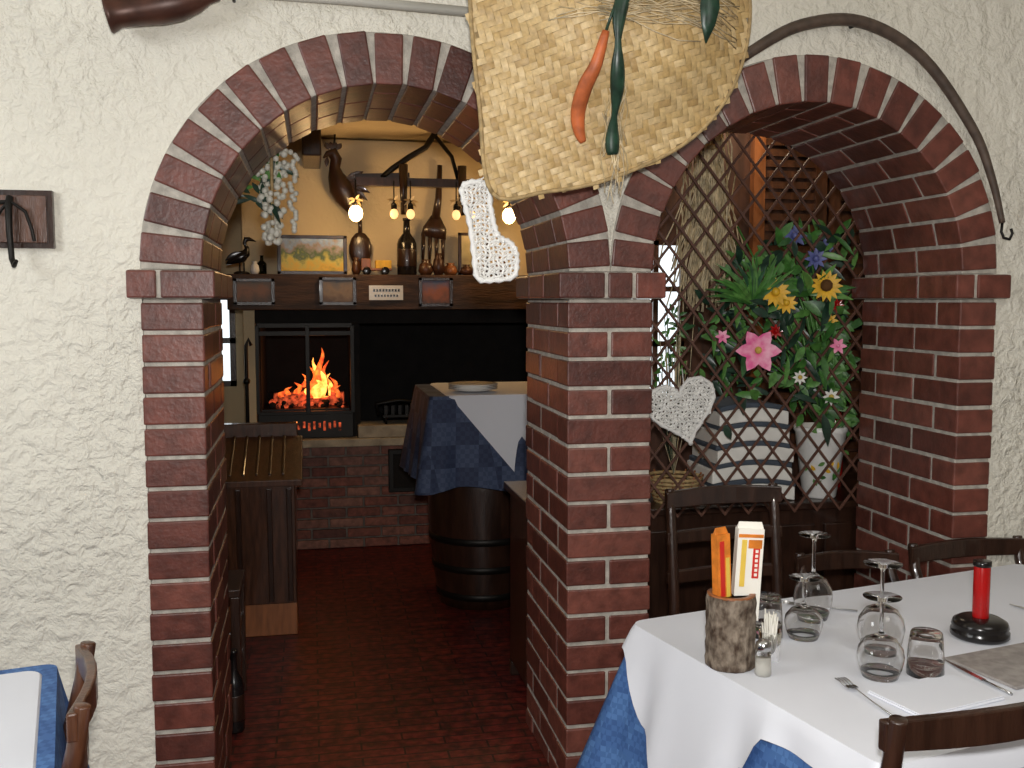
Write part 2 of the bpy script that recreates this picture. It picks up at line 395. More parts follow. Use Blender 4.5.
random.seed(11)
for px,h,wd,m in ((-.10,.10,.018,FL_O),(-.06,.15,.018,FL_O),(-.03,.12,.02,FL_Y),(.0,.20,.022,FL_O),(.025,.26,.02,FL_Y),(.045,.33,.022,FL_O),(.06,.22,.024,FL_Y),(.085,.24,.018,FL_O),(.11,.15,.018,FL_Y),(.135,.13,.016,FL_O),(.16,.08,.014,FL_O),(-.16,.07,.015,FL_O),(-.2,.05,.015,FL_O),(.03,.12,.035,FL_Y),(.08,.10,.03,FL_Y)):
    y=3.72+random.uniform(-.08,.08); pts=[];rr=[]; ph=random.random()*6
    for k in range(12):
        t=k/11; pts.append((px+.026*math.sin(t*7+ph)*t,y,.96+h*t)); rr.append(wd*(math.sin(pi*min(1,.25+t*.75))**.9)*(1+.15*math.sin(t*14+ph))+.0008)
    l.tube(pts,rr,m,8,flat=.5)
l.done()
random.seed(7)
s=B('iron_trivet')
s.box(.44,.66,3.44,3.6,.845,.86,IRON)
for x in (.46,.64):
    for y in (3.46,3.58): s.tube([(x,y,.80),(x,y,.85)],.008,IRON,6)
s.tube([(.42,3.5,.86),(.40,3.5,.93),(.55,3.5,.95),(.69,3.5,.93),(.68,3.5,.86)],.012,IRON,6)
for i in range(5): s.box(.45+i*.045,.47+i*.045,3.46,3.58,.86,.92,IRON)
s.done()
s=B('fire_poker'); s.tube([(-.40,3.36,.0),(-.40,3.36,1.2),(-.40,3.36,1.32),(-.385,3.36,1.36),(-.37,3.36,1.32)],.012,IRON,8); s.sph((-.40,3.36,1.1),.022,IRON); s.lathe([(.06,0),(.05,.03),(.015,.05)],(-.40,3.36,0),IRON); s.done()

def frame(name,x0,x1,z0,z1,y,cols,fm,fw=.018,tilt=0):
    b=B(name)
    b.box(x0,x1,y,y+.012,z0,z1,picture_mat(name+'_art',z0,z1,cols))
    b.box(x0-.003,x1+.003,y-.008,y+.014,z0-.002,z0+fw,fm); b.box(x0-.003,x1+.003,y-.008,y+.014,z1-fw,z1,fm)
    b.box(x0-.003,x0+fw,y-.008,y+.014,z0,z1,fm); b.box(x1-fw,x1+.003,y-.008,y+.014,z0,z1,fm)
    b.done(bevel=.002)
frame('picture_plaque',-.46,-.22,1.57,1.73,3.262,[(.07,.04,.02),(.25,.10,.04),(.12,.10,.07)],WOOD_D,.02)
frame('picture_plaque',.05,.27,1.57,1.74,3.262,[(.10,.05,.03),(.30,.20,.12),(.12,.12,.13)],WOOD_D,.02)
frame('picture_plaque',.66,.87,1.56,1.74,3.262,[(.06,.04,.03),(.35,.10,.04),(.10,.12,.2)],WOOD_D,.02)
s=B('welcome_sign'); s.box(.35,.56,3.262,3.278,1.60,1.69,CERAM)
for i in range(9):
    s.box(.375+i*.019,.387+i*.019,3.2605,3.263,1.652,1.668,BLACK)
    if i<8: s.box(.385+i*.019,.395+i*.019,3.2605,3.263,1.62,1.634,BLACK)
s.done()
frame('landscape_painting',-.20,.22,1.76,2.0,3.38,[(.45,.35,.05),(.80,.50,.06),(.65,.55,.12),(.10,.16,.06),(.35,.28,.25),(.30,.42,.65),(.5,.6,.72)],WOOD_D,.02)
frame('framed_picture',.93,1.12,1.76,2.03,3.40,[(.2,.15,.1),(.4,.35,.2),(.6,.5,.3)],WOOD_D)
s=B('bird_figurine')
bx=-.42;by=3.42
s.lathe([(.045,0),(.05,.01),(.03,.02)],(bx,by,1.757),BLACK)
s.tube([(bx-.01,by,1.77),(bx-.01,by,1.83)],.005,BLACK,6); s.tube([(bx+.015,by,1.77),(bx+.015,by,1.83)],.005,BLACK,6)
s.tube([(bx-.09,by,1.82),(bx-.05,by,1.845),(bx,by,1.865),(bx+.03,by,1.89),(bx+.035,by,1.92),(bx+.02,by,1.95),(bx+.03,by,1.972),(bx+.05,by,1.975),(bx+.09,by,1.96)],[.006,.025,.038,.026,.014,.012,.018,.013,.002],BLACK,10)
s.leaf((bx,by-.03,1.89),(-1,0,-.3),.1,.04,BLACK); s.done()
s=B('toy_truck')
s.box(.31,.50,3.38,3.46,1.785,1.80,WOOD_O); s.box(.40,.50,3.385,3.455,1.80,1.85,YELL); s.box(.31,.37,3.385,3.455,1.80,1.86,WOOD_O)
for x in (.345,.46): s.lathe([(.026,0),(.026,.1)],(x,3.37,1.783),BLACK,14,axis=(0,1,0))
s.done(bevel=.003)
def bottle(name,x,y,z,h,r,m,label=None,rot=None):
    b=B(name)
    b.lathe([(r*.9,0),(r,.01),(r,h*.55),(r*.85,h*.63),(r*.38,h*.74),(r*.32,h*.95),(r*.4,h*.955),(r*.4,h)],(x,y,z),m,20)
    if label: b.lathe([(r*1.01,h*.15),(r*1.02,h*.16),(r*1.02,h*.45),(r*1.01,h*.46)],(x,y,z),label,20)
    b.done()
bottle('wine_bottle',.60,3.42,1.757,.36,.062,BLACK,WOOD_D)
bottle('wine_bottle',-.30,3.46,1.757,.12,.03,GREENG)
bottle('wine_bottle',-.305,.74,0,.31,.036,BLACK,WOOD_D)
s=B('mantel_knickknacks')
for x,h,r,m in ((.72,.10,.05,WOOD_B),(.80,.14,.04,COPPER),(.88,.08,.05,WOOD_O),(-.34,.08,.03,CERAM),(.28,.11,.03,WOOD_B),(.98,.07,.05,COPPER),(1.2,.12,.05,WOOD_B)):
    s.lathe([(r*.6,0),(r,h*.3),(r*.8,h*.7),(r*.4,h*.85),(r*.6,h)],(x,3.42+random.uniform(-.03,.03),1.757),m,16)
s.done()
s=B('wooden_fork')
s.tube([(.82,3.46,2.46),(.81,3.46,2.25),(.79,3.46,2.12)],[.016,.022,.028],WOOD_D,8)
s.tube([(.79,3.46,2.14),(.785,3.46,2.06),(.775,3.46,2.0)],[.028,.075,.082],WOOD_D,10,flat=.25)
for i in range(4): s.tube([(.712+i*.042,3.46,2.02),(.705+i*.044,3.46,1.84)],[.015,.008],WOOD_D,6)
s.done()
s=B('wooden_spoon'); s.tube([(.31,3.47,2.12),(.31,3.47,2.02)],[.012,.014],WOOD_D,8); s.tube([(.31,3.47,2.30),(.31,3.47,2.1)],.012,WOOD_D,8); s.sph((.31,3.46,1.92),.085,WOOD_D,14,(.85,.25,1.3)); s.done()
s=B('yoke_chandelier')
s.bar((.27,3.2,2.315),(1.30,3.2,2.315),.055,.05,WOOD_D)
s.bar((.27,3.2,2.345),(.60,3.2,2.36),.02,.03,WOOD_D)
for x in (.56,.92): s.tube([(x,3.17,2.12),(x,3.17,2.42)],[.018,.028],WOOD_D,8)
s.tube([(.43,3.2,2.34),(.50,3.2,2.40),(.60,3.2,2.47),(.70,3.2,2.53),(.76,3.2,2.62)],.018,IRON,8)
s.tube([(.76,3.2,2.60),(.86,3.2,2.48),(.90,3.2,2.34)],.012,IRON,8)
s.tube([(1.2,3.2,2.62),(1.2,3.2,2.34)],.008,IRON,8)
for x,m in ((.27,BULB),(.50,BULB2),(.60,BULB2),(.88,BULB2),(.97,BULB2),(1.21,BULB)):
    s.tube([(x,3.15,2.32),(x,3.15,2.19)],.004,IRON,6); s.lathe([(.016,.05),(.018,.0),(.012,.06)],(x,3.15,2.15),IRON,12)
    s.sph((x,3.15,2.12),.026 if m is BULB2 else .042,m,12,(1,1,1.2))
    for k in range(5): s.leaf((x,3.14,2.20),(math.cos(k*1.3),-.3,math.sin(k*1.3)*.5),.05,.015,RAFFIA if k%2 else STRAW2)
s.done()
s=B('carved_rooster_ornament')
s.tube([(.16,3.38,2.62),(.15,3.38,2.54)],.006,IRON,6)
s.tube([(.085,3.38,2.475),(.11,3.38,2.50),(.145,3.38,2.505),(.165,3.38,2.47),(.155,3.38,2.42),(.16,3.38,2.37),(.19,3.38,2.30),(.22,3.38,2.24),(.25,3.38,2.18),(.27,3.38,2.12)],[.004,.018,.038,.036,.034,.05,.078,.072,.045,.012],WOOD_D,12,flat=.6)
for k in range(4): s.leaf((.12+.017*k,3.375,2.525),(-.4+.3*k,0,1),.06,.035,WOOD_D)
s.leaf((.11,3.375,2.48),(-.1,0,-1),.06,.03,WOOD_D,droop=0)
for k in range(5): s.leaf((.21,3.36,2.32),(1,-.1,.9-.35*k),.16,.05,WOOD_D)
s.done()
s=B('ceiling_beam'); s.box(-.04,.07,2.9,3.49,2.42,2.615,WOOD_D); s.done(bevel=.01)

s=B('window_1')
s.box(-1.1,-.56,4.47,4.49,1.0,1.62,DAY)
for x in (-1.1,-.83,-.56): s.box(x-.02,x+.02,4.44,4.49,.98,1.64,WOOD_D)
for z in (1.0,1.31,1.62): s.box(-1.12,-.54,4.44,4.49,z-.02,z+.02,WOOD_D)
s.done()

s=B('wooden_chest')
s.extx([(1.78,.16),(1.70,.74),(1.72,.765),(2.12,.91),(2.16,.91),(2.16,.16)],-.52,-.09,WOOD_C)
s.extx([(1.66,.745),(1.66,.775),(2.08,.925),(2.10,.90)],-.56,-.055,WOOD_C)
s.box(-.55,-.08,2.10,2.17,.88,.985,WOOD_C)
s.box(-.44,-.09,1.80,2.12,0,.16,WOOD_O)
for x in (-.50,-.36,-.22,-.13): s.hexa([(x,1.775,.17),(x+.025,1.775,.17),(x+.025,1.80,.17),(x,1.80,.17),(x,1.692,.73),(x+.025,1.692,.73),(x+.025,1.72,.73),(x,1.72,.73)],WOOD_D)
for x in (-.45,-.39,-.33,-.27,-.21,-.15): s.hexa([(x,1.70,.792),(x+.014,1.70,.792),(x+.014,2.07,.925),(x,2.07,.925),(x,1.70,.800),(x+.014,1.70,.800),(x+.014,2.07,.933),(x,2.07,.933)],WOOD_D)
s.done(bevel=.008)
s=B('wooden_stool')
s.box(-.60,-.285,.86,1.16,.47,.50,WOOD_D)
for x in (-.58,-.305):
    for y in (.88,1.14): s.box(x-.018,x+.018,y-.018,y+.018,0,.47,WOOD_D)
for z in (.15,.30): s.box(-.58,-.305,.87,.89,z,z+.03,WOOD_D); s.box(-.31,-.295,.88,1.14,z,z+.03,WOOD_D)
s.done(bevel=.004)
s=B('sideboard'); s.box(.815,1.12,.68,1.12,.06,.80,WOOD_D); s.box(.79,1.13,.66,1.14,.80,.83,WOOD_D); s.box(.82,1.1,.665,.68,.12,.76,WOOD_D)
for x in (.83,1.09):
    for y in (.7,1.1): s.box(x-.02,x+.02,y-.02,y+.02,0,.06,WOOD_D)
s.done(bevel=.004)

s=B('wine_barrel')
prof=[]
for k in range(13):
    t=k/12; prof.append((.235+.055*math.sin(pi*t),1.07*t))
s.lathe(prof,(.88,2.22,0),WOOD_D,28)
for t in (.06,.2,.34,.68,.82,.95):
    r=.235+.055*math.sin(pi*t)+.004; s.lathe([(r-.003,-.018),(r,-.017),(r,.017),(r-.003,.018)],(.88,2.22,1.07*t),IRON,28)
s.box(.6,1.32,1.88,2.58,1.07,1.12,WOOD_D)
s.done()

def cloth(name,O,e1,e2,W,D,zt,drop,m,flare=.05,fold=.012,off=0,nf=9,lev=8):
    O=Vector((*O,0)); e1=Vector((*e1,0)).normalized(); e2=Vector((*e2,0)).normalized()
    P=[];R=.035
    segs=[(0,O,e2,D,-e1),(1,O+e2*D,e1,W,e2),(2,O+e2*D+e1*W,-e2,D,e1),(3,O+e1*W,-e1,W,-e2)]
    for k,(eid,p,d,Ln,nn) in enumerate(segs):
        n=int(Ln/.02); nxt=segs[(k+1)%4][4]
        for i in range(n+1):
            t=R+(Ln-2*R)*i/n; P.append((p+d*t,nn,eid+t/Ln,0))
        cpt=p+d*(Ln-R)-nn*R
        for i in range(1,6):
            a=pi/2*i/6; nv=(nn*math.cos(a)+nxt*math.sin(a)); P.append((cpt+nv*R,nv,eid+.97+.05*i/6,math.sin(2*a)))
    N=len(P); b=B(name); vs=[];fs=[]
    for k in range(lev+1):
        t=k/lev
        for i,(p,nv,s_,cf) in enumerate(P):
            dr=drop(s_%4); e=math.sin(min(1,t*3)*pi/2)
            q=p+nv*(off+.006*e+(flare*(1+1.3*cf))*t*dr/.4+fold*t*math.sin(s_*2*pi*nf/1.0)*(.6+.4*math.sin(s_*13)))
            vs.append((q.x,q.y,zt-dr*t-.004*e))
    for k in range(lev):
        for i in range(N):
            j=(i+1)%N; fs.append((k*N+i,(k+1)*N+i,(k+1)*N+j,k*N+j))
    b.add(vs,fs,m,True)
    b.add([v for v in vs[:N]],[tuple(range(N))],m,False)
    return b.done()
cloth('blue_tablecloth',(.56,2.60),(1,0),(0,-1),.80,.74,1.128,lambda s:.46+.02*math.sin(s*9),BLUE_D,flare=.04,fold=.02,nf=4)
def ov(s):
    f=s%1
    return .012+.48*max(0,1-abs(f-.58)*1.75)
cloth('white_overcloth',(.66,2.603),(1,0),(0,-1),.703,.746,1.133,lambda s:.008 if (s<1 or s>=2) else ov(s),WHITE,flare=.03,fold=.004,off=.010,nf=3)
s=B('plate_stack')
for i in range(4): s.lathe([(.06,0),(.07,.002),(.125,.014),(.127,.017),(.07,.006),(.0,.005)],(.80,2.02,1.137+.008*i),CERAM,28)
s.done()

s=B('garlic_garland')
s.tube([(-.13,.66,2.30),(-.13,.67,1.85)],.006,STRAW2,6)
s.tube([(-.13,.66,2.30),(-.13,.61,2.30)],.006,IRON,6)
for i in range(120):
    t=random.random(); z=2.13-.33*t; wd=.065*(1-.5*t)
    a=random.uniform(0,2*pi); s.sph((-.13+wd*math.cos(a)*random.uniform(.3,1),.69+.035*math.sin(a),z),random.uniform(.009,.014),GARLIC,8)
for i in range(26):
    s.sph((-.055+random.uniform(-.015,.015),.67,2.12-.011*i),.010,GARLIC,8)
for i in range(50):
    a=random.uniform(0,2*pi); s.leaf((-.15+random.uniform(-.12,.05),.70+random.uniform(-.03,.02),2.10+random.uniform(-.16,.05)),(math.cos(a),random.uniform(-.4,.2),math.sin(a)*.7),random.uniform(.05,.09),.018,GREEN if i%2 else GREEN_D)
s.done()

# ------------------------------------------------------------------ straw hat
outl=crom([(.49,1.892),(.64,1.898),(.83,1.94),(1.058,2.053),(1.188,2.22),(1.225,2.425),(1.17,2.62),(1.0,2.74),(.8,2.76),(.6,2.71),(.44,2.6),(.43,2.38),(.455,2.12)],6)
outl=[(p.x,p.y) for p in outl]
cxh,czh=.82,2.36
def hy(x,z):
    d=math.hypot(x-.86,(z-2.42))/.34
    crown=.10*(1-1/(1+math.exp(-9*(d-.85))))      # rounded crown
    e=math.hypot(x-cxh,z-czh)/.48
    return -.27-.03*math.cos(min(1,e)*pi/2)-crown
s=B('straw_hat')
n=len(outl); vs=[(cxh,hy(cxh,czh)+.008,czh)]; fs=[]
K=14
for k in range(1,K+1):
    for (x,z) in outl:
        X=cxh+(x-cxh)*k/K*.985; Z=czh+(z-czh)*k/K*.985; vs.append((X,hy(X,Z)+.008,Z))
for i in range(n):
    j=(i+1)%n; fs.append((0,1+i,1+j))
    for k in range(K-1): fs.append((1+k*n+i,1+(k+1)*n+i,1+(k+1)*n+j,1+k*n+j))
s.add(vs,fs,STRAW2,True)
cell=.0175; ang=.30; ca,sa=math.cos(ang),math.sin(ang)
def patch(u0,v0,du,dv,alongu):
    mu,mv=(u0+du/2),(v0+dv/2)
    X=cxh+mu*ca-mv*sa; Z=czh+mu*sa+mv*ca
    if not inside(X,Z,outl): return
    vs=[];fs=[]; na=5;nb=3
    for ia in range(na):
        for ib in range(nb):
            ta=ia/(na-1); tb=ib/(nb-1)
            if alongu: u=u0+du*(ta*1.06-.03); v=v0+dv*(.03+.94*tb)
            else: u=u0+du*(.03+.94*tb); v=v0+dv*(ta*1.06-.03)
            x=cxh+u*ca-v*sa; z=czh+u*sa+v*ca
            vs.append((x,hy(x,z)-.0045*math.sin(pi*ta)-.0012*math.sin(pi*tb)+.001,z))
    for ia in range(na-1):
        for ib in range(nb-1):
            q=ia*nb+ib; fs.append((q,q+1,q+nb+1,q+nb))
    s.add(vs,fs,STRAW,True)
for i in range(-36,36):
    for j in range(-36,36):
        if (i+j)%4==0: patch(i*cell,j*cell,2*cell,cell,True)
        if (i+j)%4==2: patch(i*cell,j*cell,cell,2*cell,False)
rim=[(x,hy(x,z)-.002,z) for x,z in outl]; rim.append(rim[0]); s.tube(rim,.006,STRAW2,8)
s.tube([(.82,-.33,2.76),(.82,-.2,2.95)],.003,STRAW2,6)
for i in range(26):
    x=.815+random.gauss(0,.014); z=2.12+random.uniform(-.03,.10)
    L=random.uniform(.12,.26); dx=random.uniform(-.02,.05)
    pts=[]
    for t in [k/7 for k in range(8)]:
        xx=x+dx*t+.008*math.sin(t*9+i); zz=z-L*t
        pts.append((xx,hy(xx,zz)-.015-.01*math.sin(t*3),zz))
    s.tube(pts,.0014,RAFFIA,4)
for i in range(40):
    pts=[]; x0=.66+random.uniform(-.04,.10); z0=2.39+random.uniform(-.05,.06); zz=random.uniform(-.06,.06); q_=random.uniform(.3,1)
    for k in range(7):
        xx=x0+.42*k/6; z_=z0+zz*k/6+.02*math.sin(k*1.1+i); pts.append((xx,hy(xx,z_)-.012-.02*math.sin(k/6*pi)*q_,z_))
    s.tube(pts,.0015,RAFFIA,4)
s.done()
s=B('dried_chili_bunch')
def on(x,z,o=.026): return (x,hy(x,z)-o,z)
P=crom([on(.765,2.30),on(.745,2.22),on(.725,2.17),on(.715,2.11),on(.722,2.06),on(.735,2.03)],4,False)
s.tube(P,[.005+.015*math.sin(pi*min(1,(k/len(P))*.9+.08)) for k in range(len(P))],ORNG,10,flat=.7)
s.tube([on(.765,2.30),on(.80,2.40)],.003,GREEN_D,6)
P=crom([on(.82,2.42),on(.80,2.34),on(.80,2.24),on(.81,2.15),on(.815,2.06),on(.82,2.0)],5,False)
s.tube(P,[.006+.013*abs(math.sin(pi*(.1+2.8*k/len(P)))) for k in range(len(P))],GREEN_D,10,flat=.5)
yy_=hy(.86,2.42)-.03
for p,d,L,W,m in (((.84,yy_,2.43),(1,.05,-.12),.16,.05,ORNG),((.82,yy_,2.43),(.7,0,.6),.2,.05,GREEN_D),((1.05,hy(1.05,2.44)-.04,2.46),(-.05,0,-1),.17,.055,GREEN_D),((.95,yy_,2.45),(-.6,0,.1),.2,.05,GREEN_D),((.86,yy_,2.41),(.9,0,.4),.16,.06,GREEN_D),((1.0,yy_+.02,2.42),(-1,0,.1),.14,.04,YELL)):
    s.leaf(p,d,L,W,m,droop=.05)
s.done(solid=.002)

# ------------------------------------------------------------------ lace ornaments
def lace(name,outline,y,cs,cord=None,wire=.005):
    pts=outline; b=B(name)
    xs=[p[0] for p in pts]; zs=[p[1] for p in pts]
    vs={};V=[];Fc=[]
    def vid(i,j):
        if (i,j) not in vs:
            x=i*cs+(cs*.25*math.sin(j*2.1)); z=j*cs+(cs*.25*math.sin(i*1.9))
            vs[(i,j)]=len(V); V.append((x,y+.008*math.sin(x*70)*math.cos(z*60),z))
        return vs[(i,j)]
    for i in range(int(min(xs)/cs)-1,int(max(xs)/cs)+2):
        for j in range(int(min(zs)/cs)-1,int(max(zs)/cs)+2):
            if inside((i+.5)*cs,(j+.5)*cs,pts):
                q=[vid(i,j),vid(i+1,j),vid(i+1,j+1),vid(i,j+1)]
                if (i+j)%3==0: Fc+= [(q[0],q[1],q[2]),(q[0],q[2],q[3])]
                else: Fc.append(tuple(q))
    b.add(V,Fc,LACE,False)
    o=b.done(wire=wire)
    e=bpy.data.objects.new(name,None); scene.collection.objects.link(e)
    o.name='lace_mesh'; o.parent=e
    r=B('trim'); L=[(p[0],y,p[1]) for p in pts]; L.append(L[0])
    r.tube(L,[.006+.004*(k%2) for k in range(len(L))],LACE,6)
    if cord: r.tube(cord,.002,LACE,6)
    ro=r.done(); ro.parent=e
    return e
boot=[(.412,1.91),(.45,1.925),(.485,1.915),(.49,1.86),(.50,1.81),(.515,1.775),(.545,1.76),(.562,1.735),(.565,1.70),(.555,1.665),(.50,1.655),(.455,1.66),(.445,1.72),(.435,1.8),(.42,1.86)]
lace('crochet_boot',[(p.x,p.y) for p in crom(boot,4)],-.24,.0125,[(.45,-.24,1.92),(.50,-.25,1.96),(.56,-.26,2.02)],.010)
def heart(cx,cz,s_,rot=0):
    P=[]
    for k in range(40):
        t=2*pi*k/40; x=16*math.sin(t)**3; z=13*math.cos(t)-5*math.cos(2*t)-2*math.cos(3*t)-math.cos(4*t)
        x*=s_/16; z*=s_/16; P.append((cx+x*math.cos(rot)-z*math.sin(rot),cz+x*math.sin(rot)+z*math.cos(rot)))
    return P
lace('crochet_heart',heart(1.375,1.19,.135,.25),.575,.0150,[(1.38,.575,1.26),(1.38,.60,1.34)],.0135)

# ------------------------------------------------------------------ lattice, cabinet, plants
s=B('wooden_trellis')
X0,X1,Z0,Z1=.99,2.22,.76,2.30; yl=.63
for sg in (1,-1):
    k=-30
    while k<40:
        c0=X0+k*.098
        def xz(z): return c0+sg*(z-Z0)*.8
        lo,hi=Z0,Z1
        t0=(X0-c0)/(sg*.8)+Z0; t1=(X1-c0)/(sg*.8)+Z0
        lo=max(lo,min(t0,t1)); hi=min(hi,max(t0,t1))
        if hi-lo>.03:
            yy=yl+(.004 if sg>0 else -.004)
            s.bar((xz(lo),yy,lo),(xz(hi),yy,hi),.009,.007,LATT,up=(0,1,0))
        k+=1
s.done()
s=B('display_cabinet')
s.box(1.14,2.9,.67,1.22,.05,.76,WOOD_D); s.box(1.13,2.92,.65,1.24,.76,.79,WOOD_D)
for i in range(4): s.box(1.18+i*.42,1.56+i*.42,.655,.672,.12,.70,WOOD_D)
for i in range(4): s.sph((1.52+i*.42,.645,.45),.015,COPPER)
s.box(1.16,2.88,.70,1.2,0,.05,WOOD_D)
s.done(bevel=.005)
s=B('wall_divider')
s.box(1.16,4.4,1.40,1.48,0,2.62,mat('divider_paint',(.10,.040,.022),.5,var=.6,vscale=4,stretch=(6,6,1)))
s.done()
s=B('wooden_shutter')
for x0,x1 in ((2.0,2.36),(2.38,2.78)):
    for x in (x0,x1-.05): s.box(x,x+.055,1.34,1.385,.8,2.5,WOOD_O if x0<2.1 and x==x0 else WOOD_B)
    for z in range(34): s.box(x0+.05,x1-.05,1.35,1.375,.84+z*.049,.872+z*.049,WOOD_B)
s.done()
s=B('window_2')
s.box(1.42,1.66,1.385,1.395,1.15,1.85,DAY)
for x in (1.41,1.54,1.67): s.box(x-.012,x+.012,1.36,1.40,1.13,1.87,WOOD_B)
for z in (1.14,1.4,1.65,1.86): s.box(1.40,1.68,1.36,1.40,z-.012,z+.012,WOOD_B)
s.done()
s=B('raffia_bundle')
for i in range(200):
    x=1.56+random.gauss(0,.045); top=2.35; L=random.uniform(.55,.8); dx=random.uniform(-.09,.09); ph=random.random()*6
    pts=[(1.56+(x-1.56)*(.4+.9*t)+dx*t*t+.012*math.sin(t*11+ph),.80+random.uniform(-.02,.02)+.02*math.sin(ph+t*5),top-L*t) for t in [k/8 for k in range(9)]]
    s.tube(pts,.003,RAFFIA,4)
s.tube([(1.56,.80,2.30),(1.56,.80,2.62)],.01,STRAW2,6)
s.tube([(1.51,.80,2.2),(1.56,.76,2.2),(1.61,.80,2.2),(1.56,.84,2.2),(1.51,.80,2.2)],.012,STRAW2,6)
s.done()
s=B('folded_linen_stack')
STR1=mat('linen_white',(.90,.88,.82),.8,var=.1); STR2=mat('linen_grey',(.07,.09,.12),.8,var=.2)
z=.79
for i in range(10):
    h=.056 if i%2==0 else .021; m=STR1 if i%2==0 else STR2
    dx=.008*math.sin(i*2.0); wv=.18-.004*i
    n=10; P=[]
    def arcz(x): return -.018*((x)/wv)**2+.018
    bot=[(1.73-wv+dx+2*wv*k/n, z+arcz(-wv+2*wv*k/n)) for k in range(n+1)]
    top=[(p[0],p[1]+h) for p in reversed(bot)]
    s.extr(bot+top,.70,.98,m); z+=h
s.box(1.58,1.90,.72,.96,.7905,.808,STR2)
s.done(bevel=.006)
s=B('wicker_basket')
for k in range(7):
    r=.075+.006*k; L=[(1.42+r*math.cos(a),.78+r*math.sin(a),.795+k*.016) for a in [2*pi*i/24 for i in range(25)]]; s.tube(L,.007,STRAW2,6)
for i in range(16):
    a=2*pi*i/16; s.tube([(1.42+.073*math.cos(a),.78+.073*math.sin(a),.79),(1.42+.117*math.cos(a),.78+.117*math.sin(a),.905)],.004,WOOD_O,5)
s.lathe([(.075,0),(.075,.01)],(1.42,.78,.79),STRAW2)
s.done()
POT=island_mat('pot_white',[(.92,.91,.88),(.92,.91,.88)],rough=.3,bump=0,mott=.02)
s=B('flower_planter')
px,py=2.05,.765
s.lathe([(.062,0),(.068,.005),(.103,.27),(.108,.275),(.108,.295),(.096,.295),(.092,.27)],(px,py,.79),POT,28)
for i in range(14):
    a=-pi/2+random.uniform(-1.0,1.0); zz=random.uniform(.05,.20); r=.070+.036*zz/.27+.003
    p=(px+r*math.cos(a),py+r*math.sin(a),.79+zz)
    s.leaf(p,(random.uniform(-1,1)*-math.sin(a),random.uniform(-.1,.1),random.uniform(-1,1)),.032,.016,GREEN if i%4 else YELL,nrm=(math.cos(a),math.sin(a),0),droop=0)
def stem(p,q,m=GREEN):
    mid=((p[0]*.6+q[0]*.4)+random.uniform(-.03,.03),(p[1]+q[1])/2,(p[2]+q[2])/2+.03)
    s.tube([p,mid,q],.004,m,5)
def flower(c,r,m,cm,n=8,face=(-.3,-1,.1),wd=.45,inner=.3):
    nn=Vector(face).normalized(); u=nn.cross(Vector((0,0,1))).normalized(); v=u.cross(nn)
    for k in range(n):
        a=2*pi*k/n; d=u*math.cos(a)+v*math.sin(a)+nn*.25
        s.leaf(c,d,r,r*wd,m,nrm=tuple(nn),droop=.05)
    s.sph(tuple(Vector(c)+nn*.012),r*inner,cm,10)
base=(px-.01,py-.02,1.07)
CEN=mat('flower_center',(.12,.05,.01),.9); CENY=mat('flower_center_yellow',(.7,.5,.1),.9)
WHP=mat('petal_white',(.8,.8,.75),.6,var=.1)
for c,r,m,cm,n,wd,inn in (((1.655,.53,1.41),.088,PINK,CENY,6,.62,.16),((1.735,.56,1.63),.058,YELL,YELL,12,.4,.3),((1.95,.57,1.655),.064,YELL,CEN,14,.35,.38),
    ((1.79,.58,1.59),.045,YELL,YELL,10,.4,.3),((1.985,.60,1.52),.035,YELL,YELL,8,.4,.3),((1.55,.62,1.46),.03,PINK,PINK,6,.5,.2),((1.86,.66,1.85),.05,PURP,PURP,8,.4,.3),((2.0,.68,1.80),.05,PURP,PURP,8,.4,.3),((1.93,.62,1.76),.045,PURP,PURP,8,.4,.3),((2.03,.61,1.42),.035,PINK,PINK,6,.5,.2),((1.86,.59,1.30),.03,WHP,CENY,8,.4,.3),((2.0,.60,1.22),.035,WHP,CENY,8,.4,.3),((1.76,.6,1.48),.03,REDM,REDM,8,.4,.3),((2.02,.61,1.58),.03,REDM,REDM,8,.4,.3)):
    stem(base,(c[0],c[1]+.03,c[2])); flower(c,r,m,cm,n,wd=wd,inner=inn)
def fol(x,yy,zz,L0,L1,W0,W1,m=None,dz=0):
    a=random.uniform(0,2*pi)
    s.leaf((x,yy,zz),(math.cos(a),random.uniform(-.6,.1),math.sin(a)+dz),random.uniform(L0,L1),random.uniform(W0,W1),m or GREEN)
for i in range(430):
    t=random.random()**.7; ang_=random.gauss(.28,.36)
    R_=.12+.70*t
    x=px-math.sin(ang_)*R_; zz=1.06+math.cos(ang_)*R_
    yy=random.uniform(.57,.82)
    if x<1.50 or x>2.20 or zz>1.94 or (x>2.03 and yy<.69): continue
    fol(x,yy,zz,.05,.12,.018,.040,GREEN if random.random()<.7 else GREEN_D)
for i in range(60):
    fol(random.uniform(1.5,1.7),random.uniform(.66,.85),random.uniform(1.25,1.55),.04,.09,.015,.03,GREEN if i%2 else GREEN_D)
for i in range(50):
    a=random.uniform(.5,2.8); s.leaf((1.66+random.uniform(-.02,.02),.60,1.58),(math.cos(a),random.uniform(-.35,.0),math.sin(a)),random.uniform(.16,.30),.017,GREEN,droop=.3)
for i in range(16):
    s.leaf((1.9,.60,1.62),(random.uniform(-1,.8),-.2,random.uniform(.1,1)),random.uniform(.12,.2),.03,GREEN,droop=.25)
for i in range(22):
    q=(random.uniform(1.6,2.05),random.uniform(.62,.8),random.uniform(1.4,1.9)); stem(base,q)
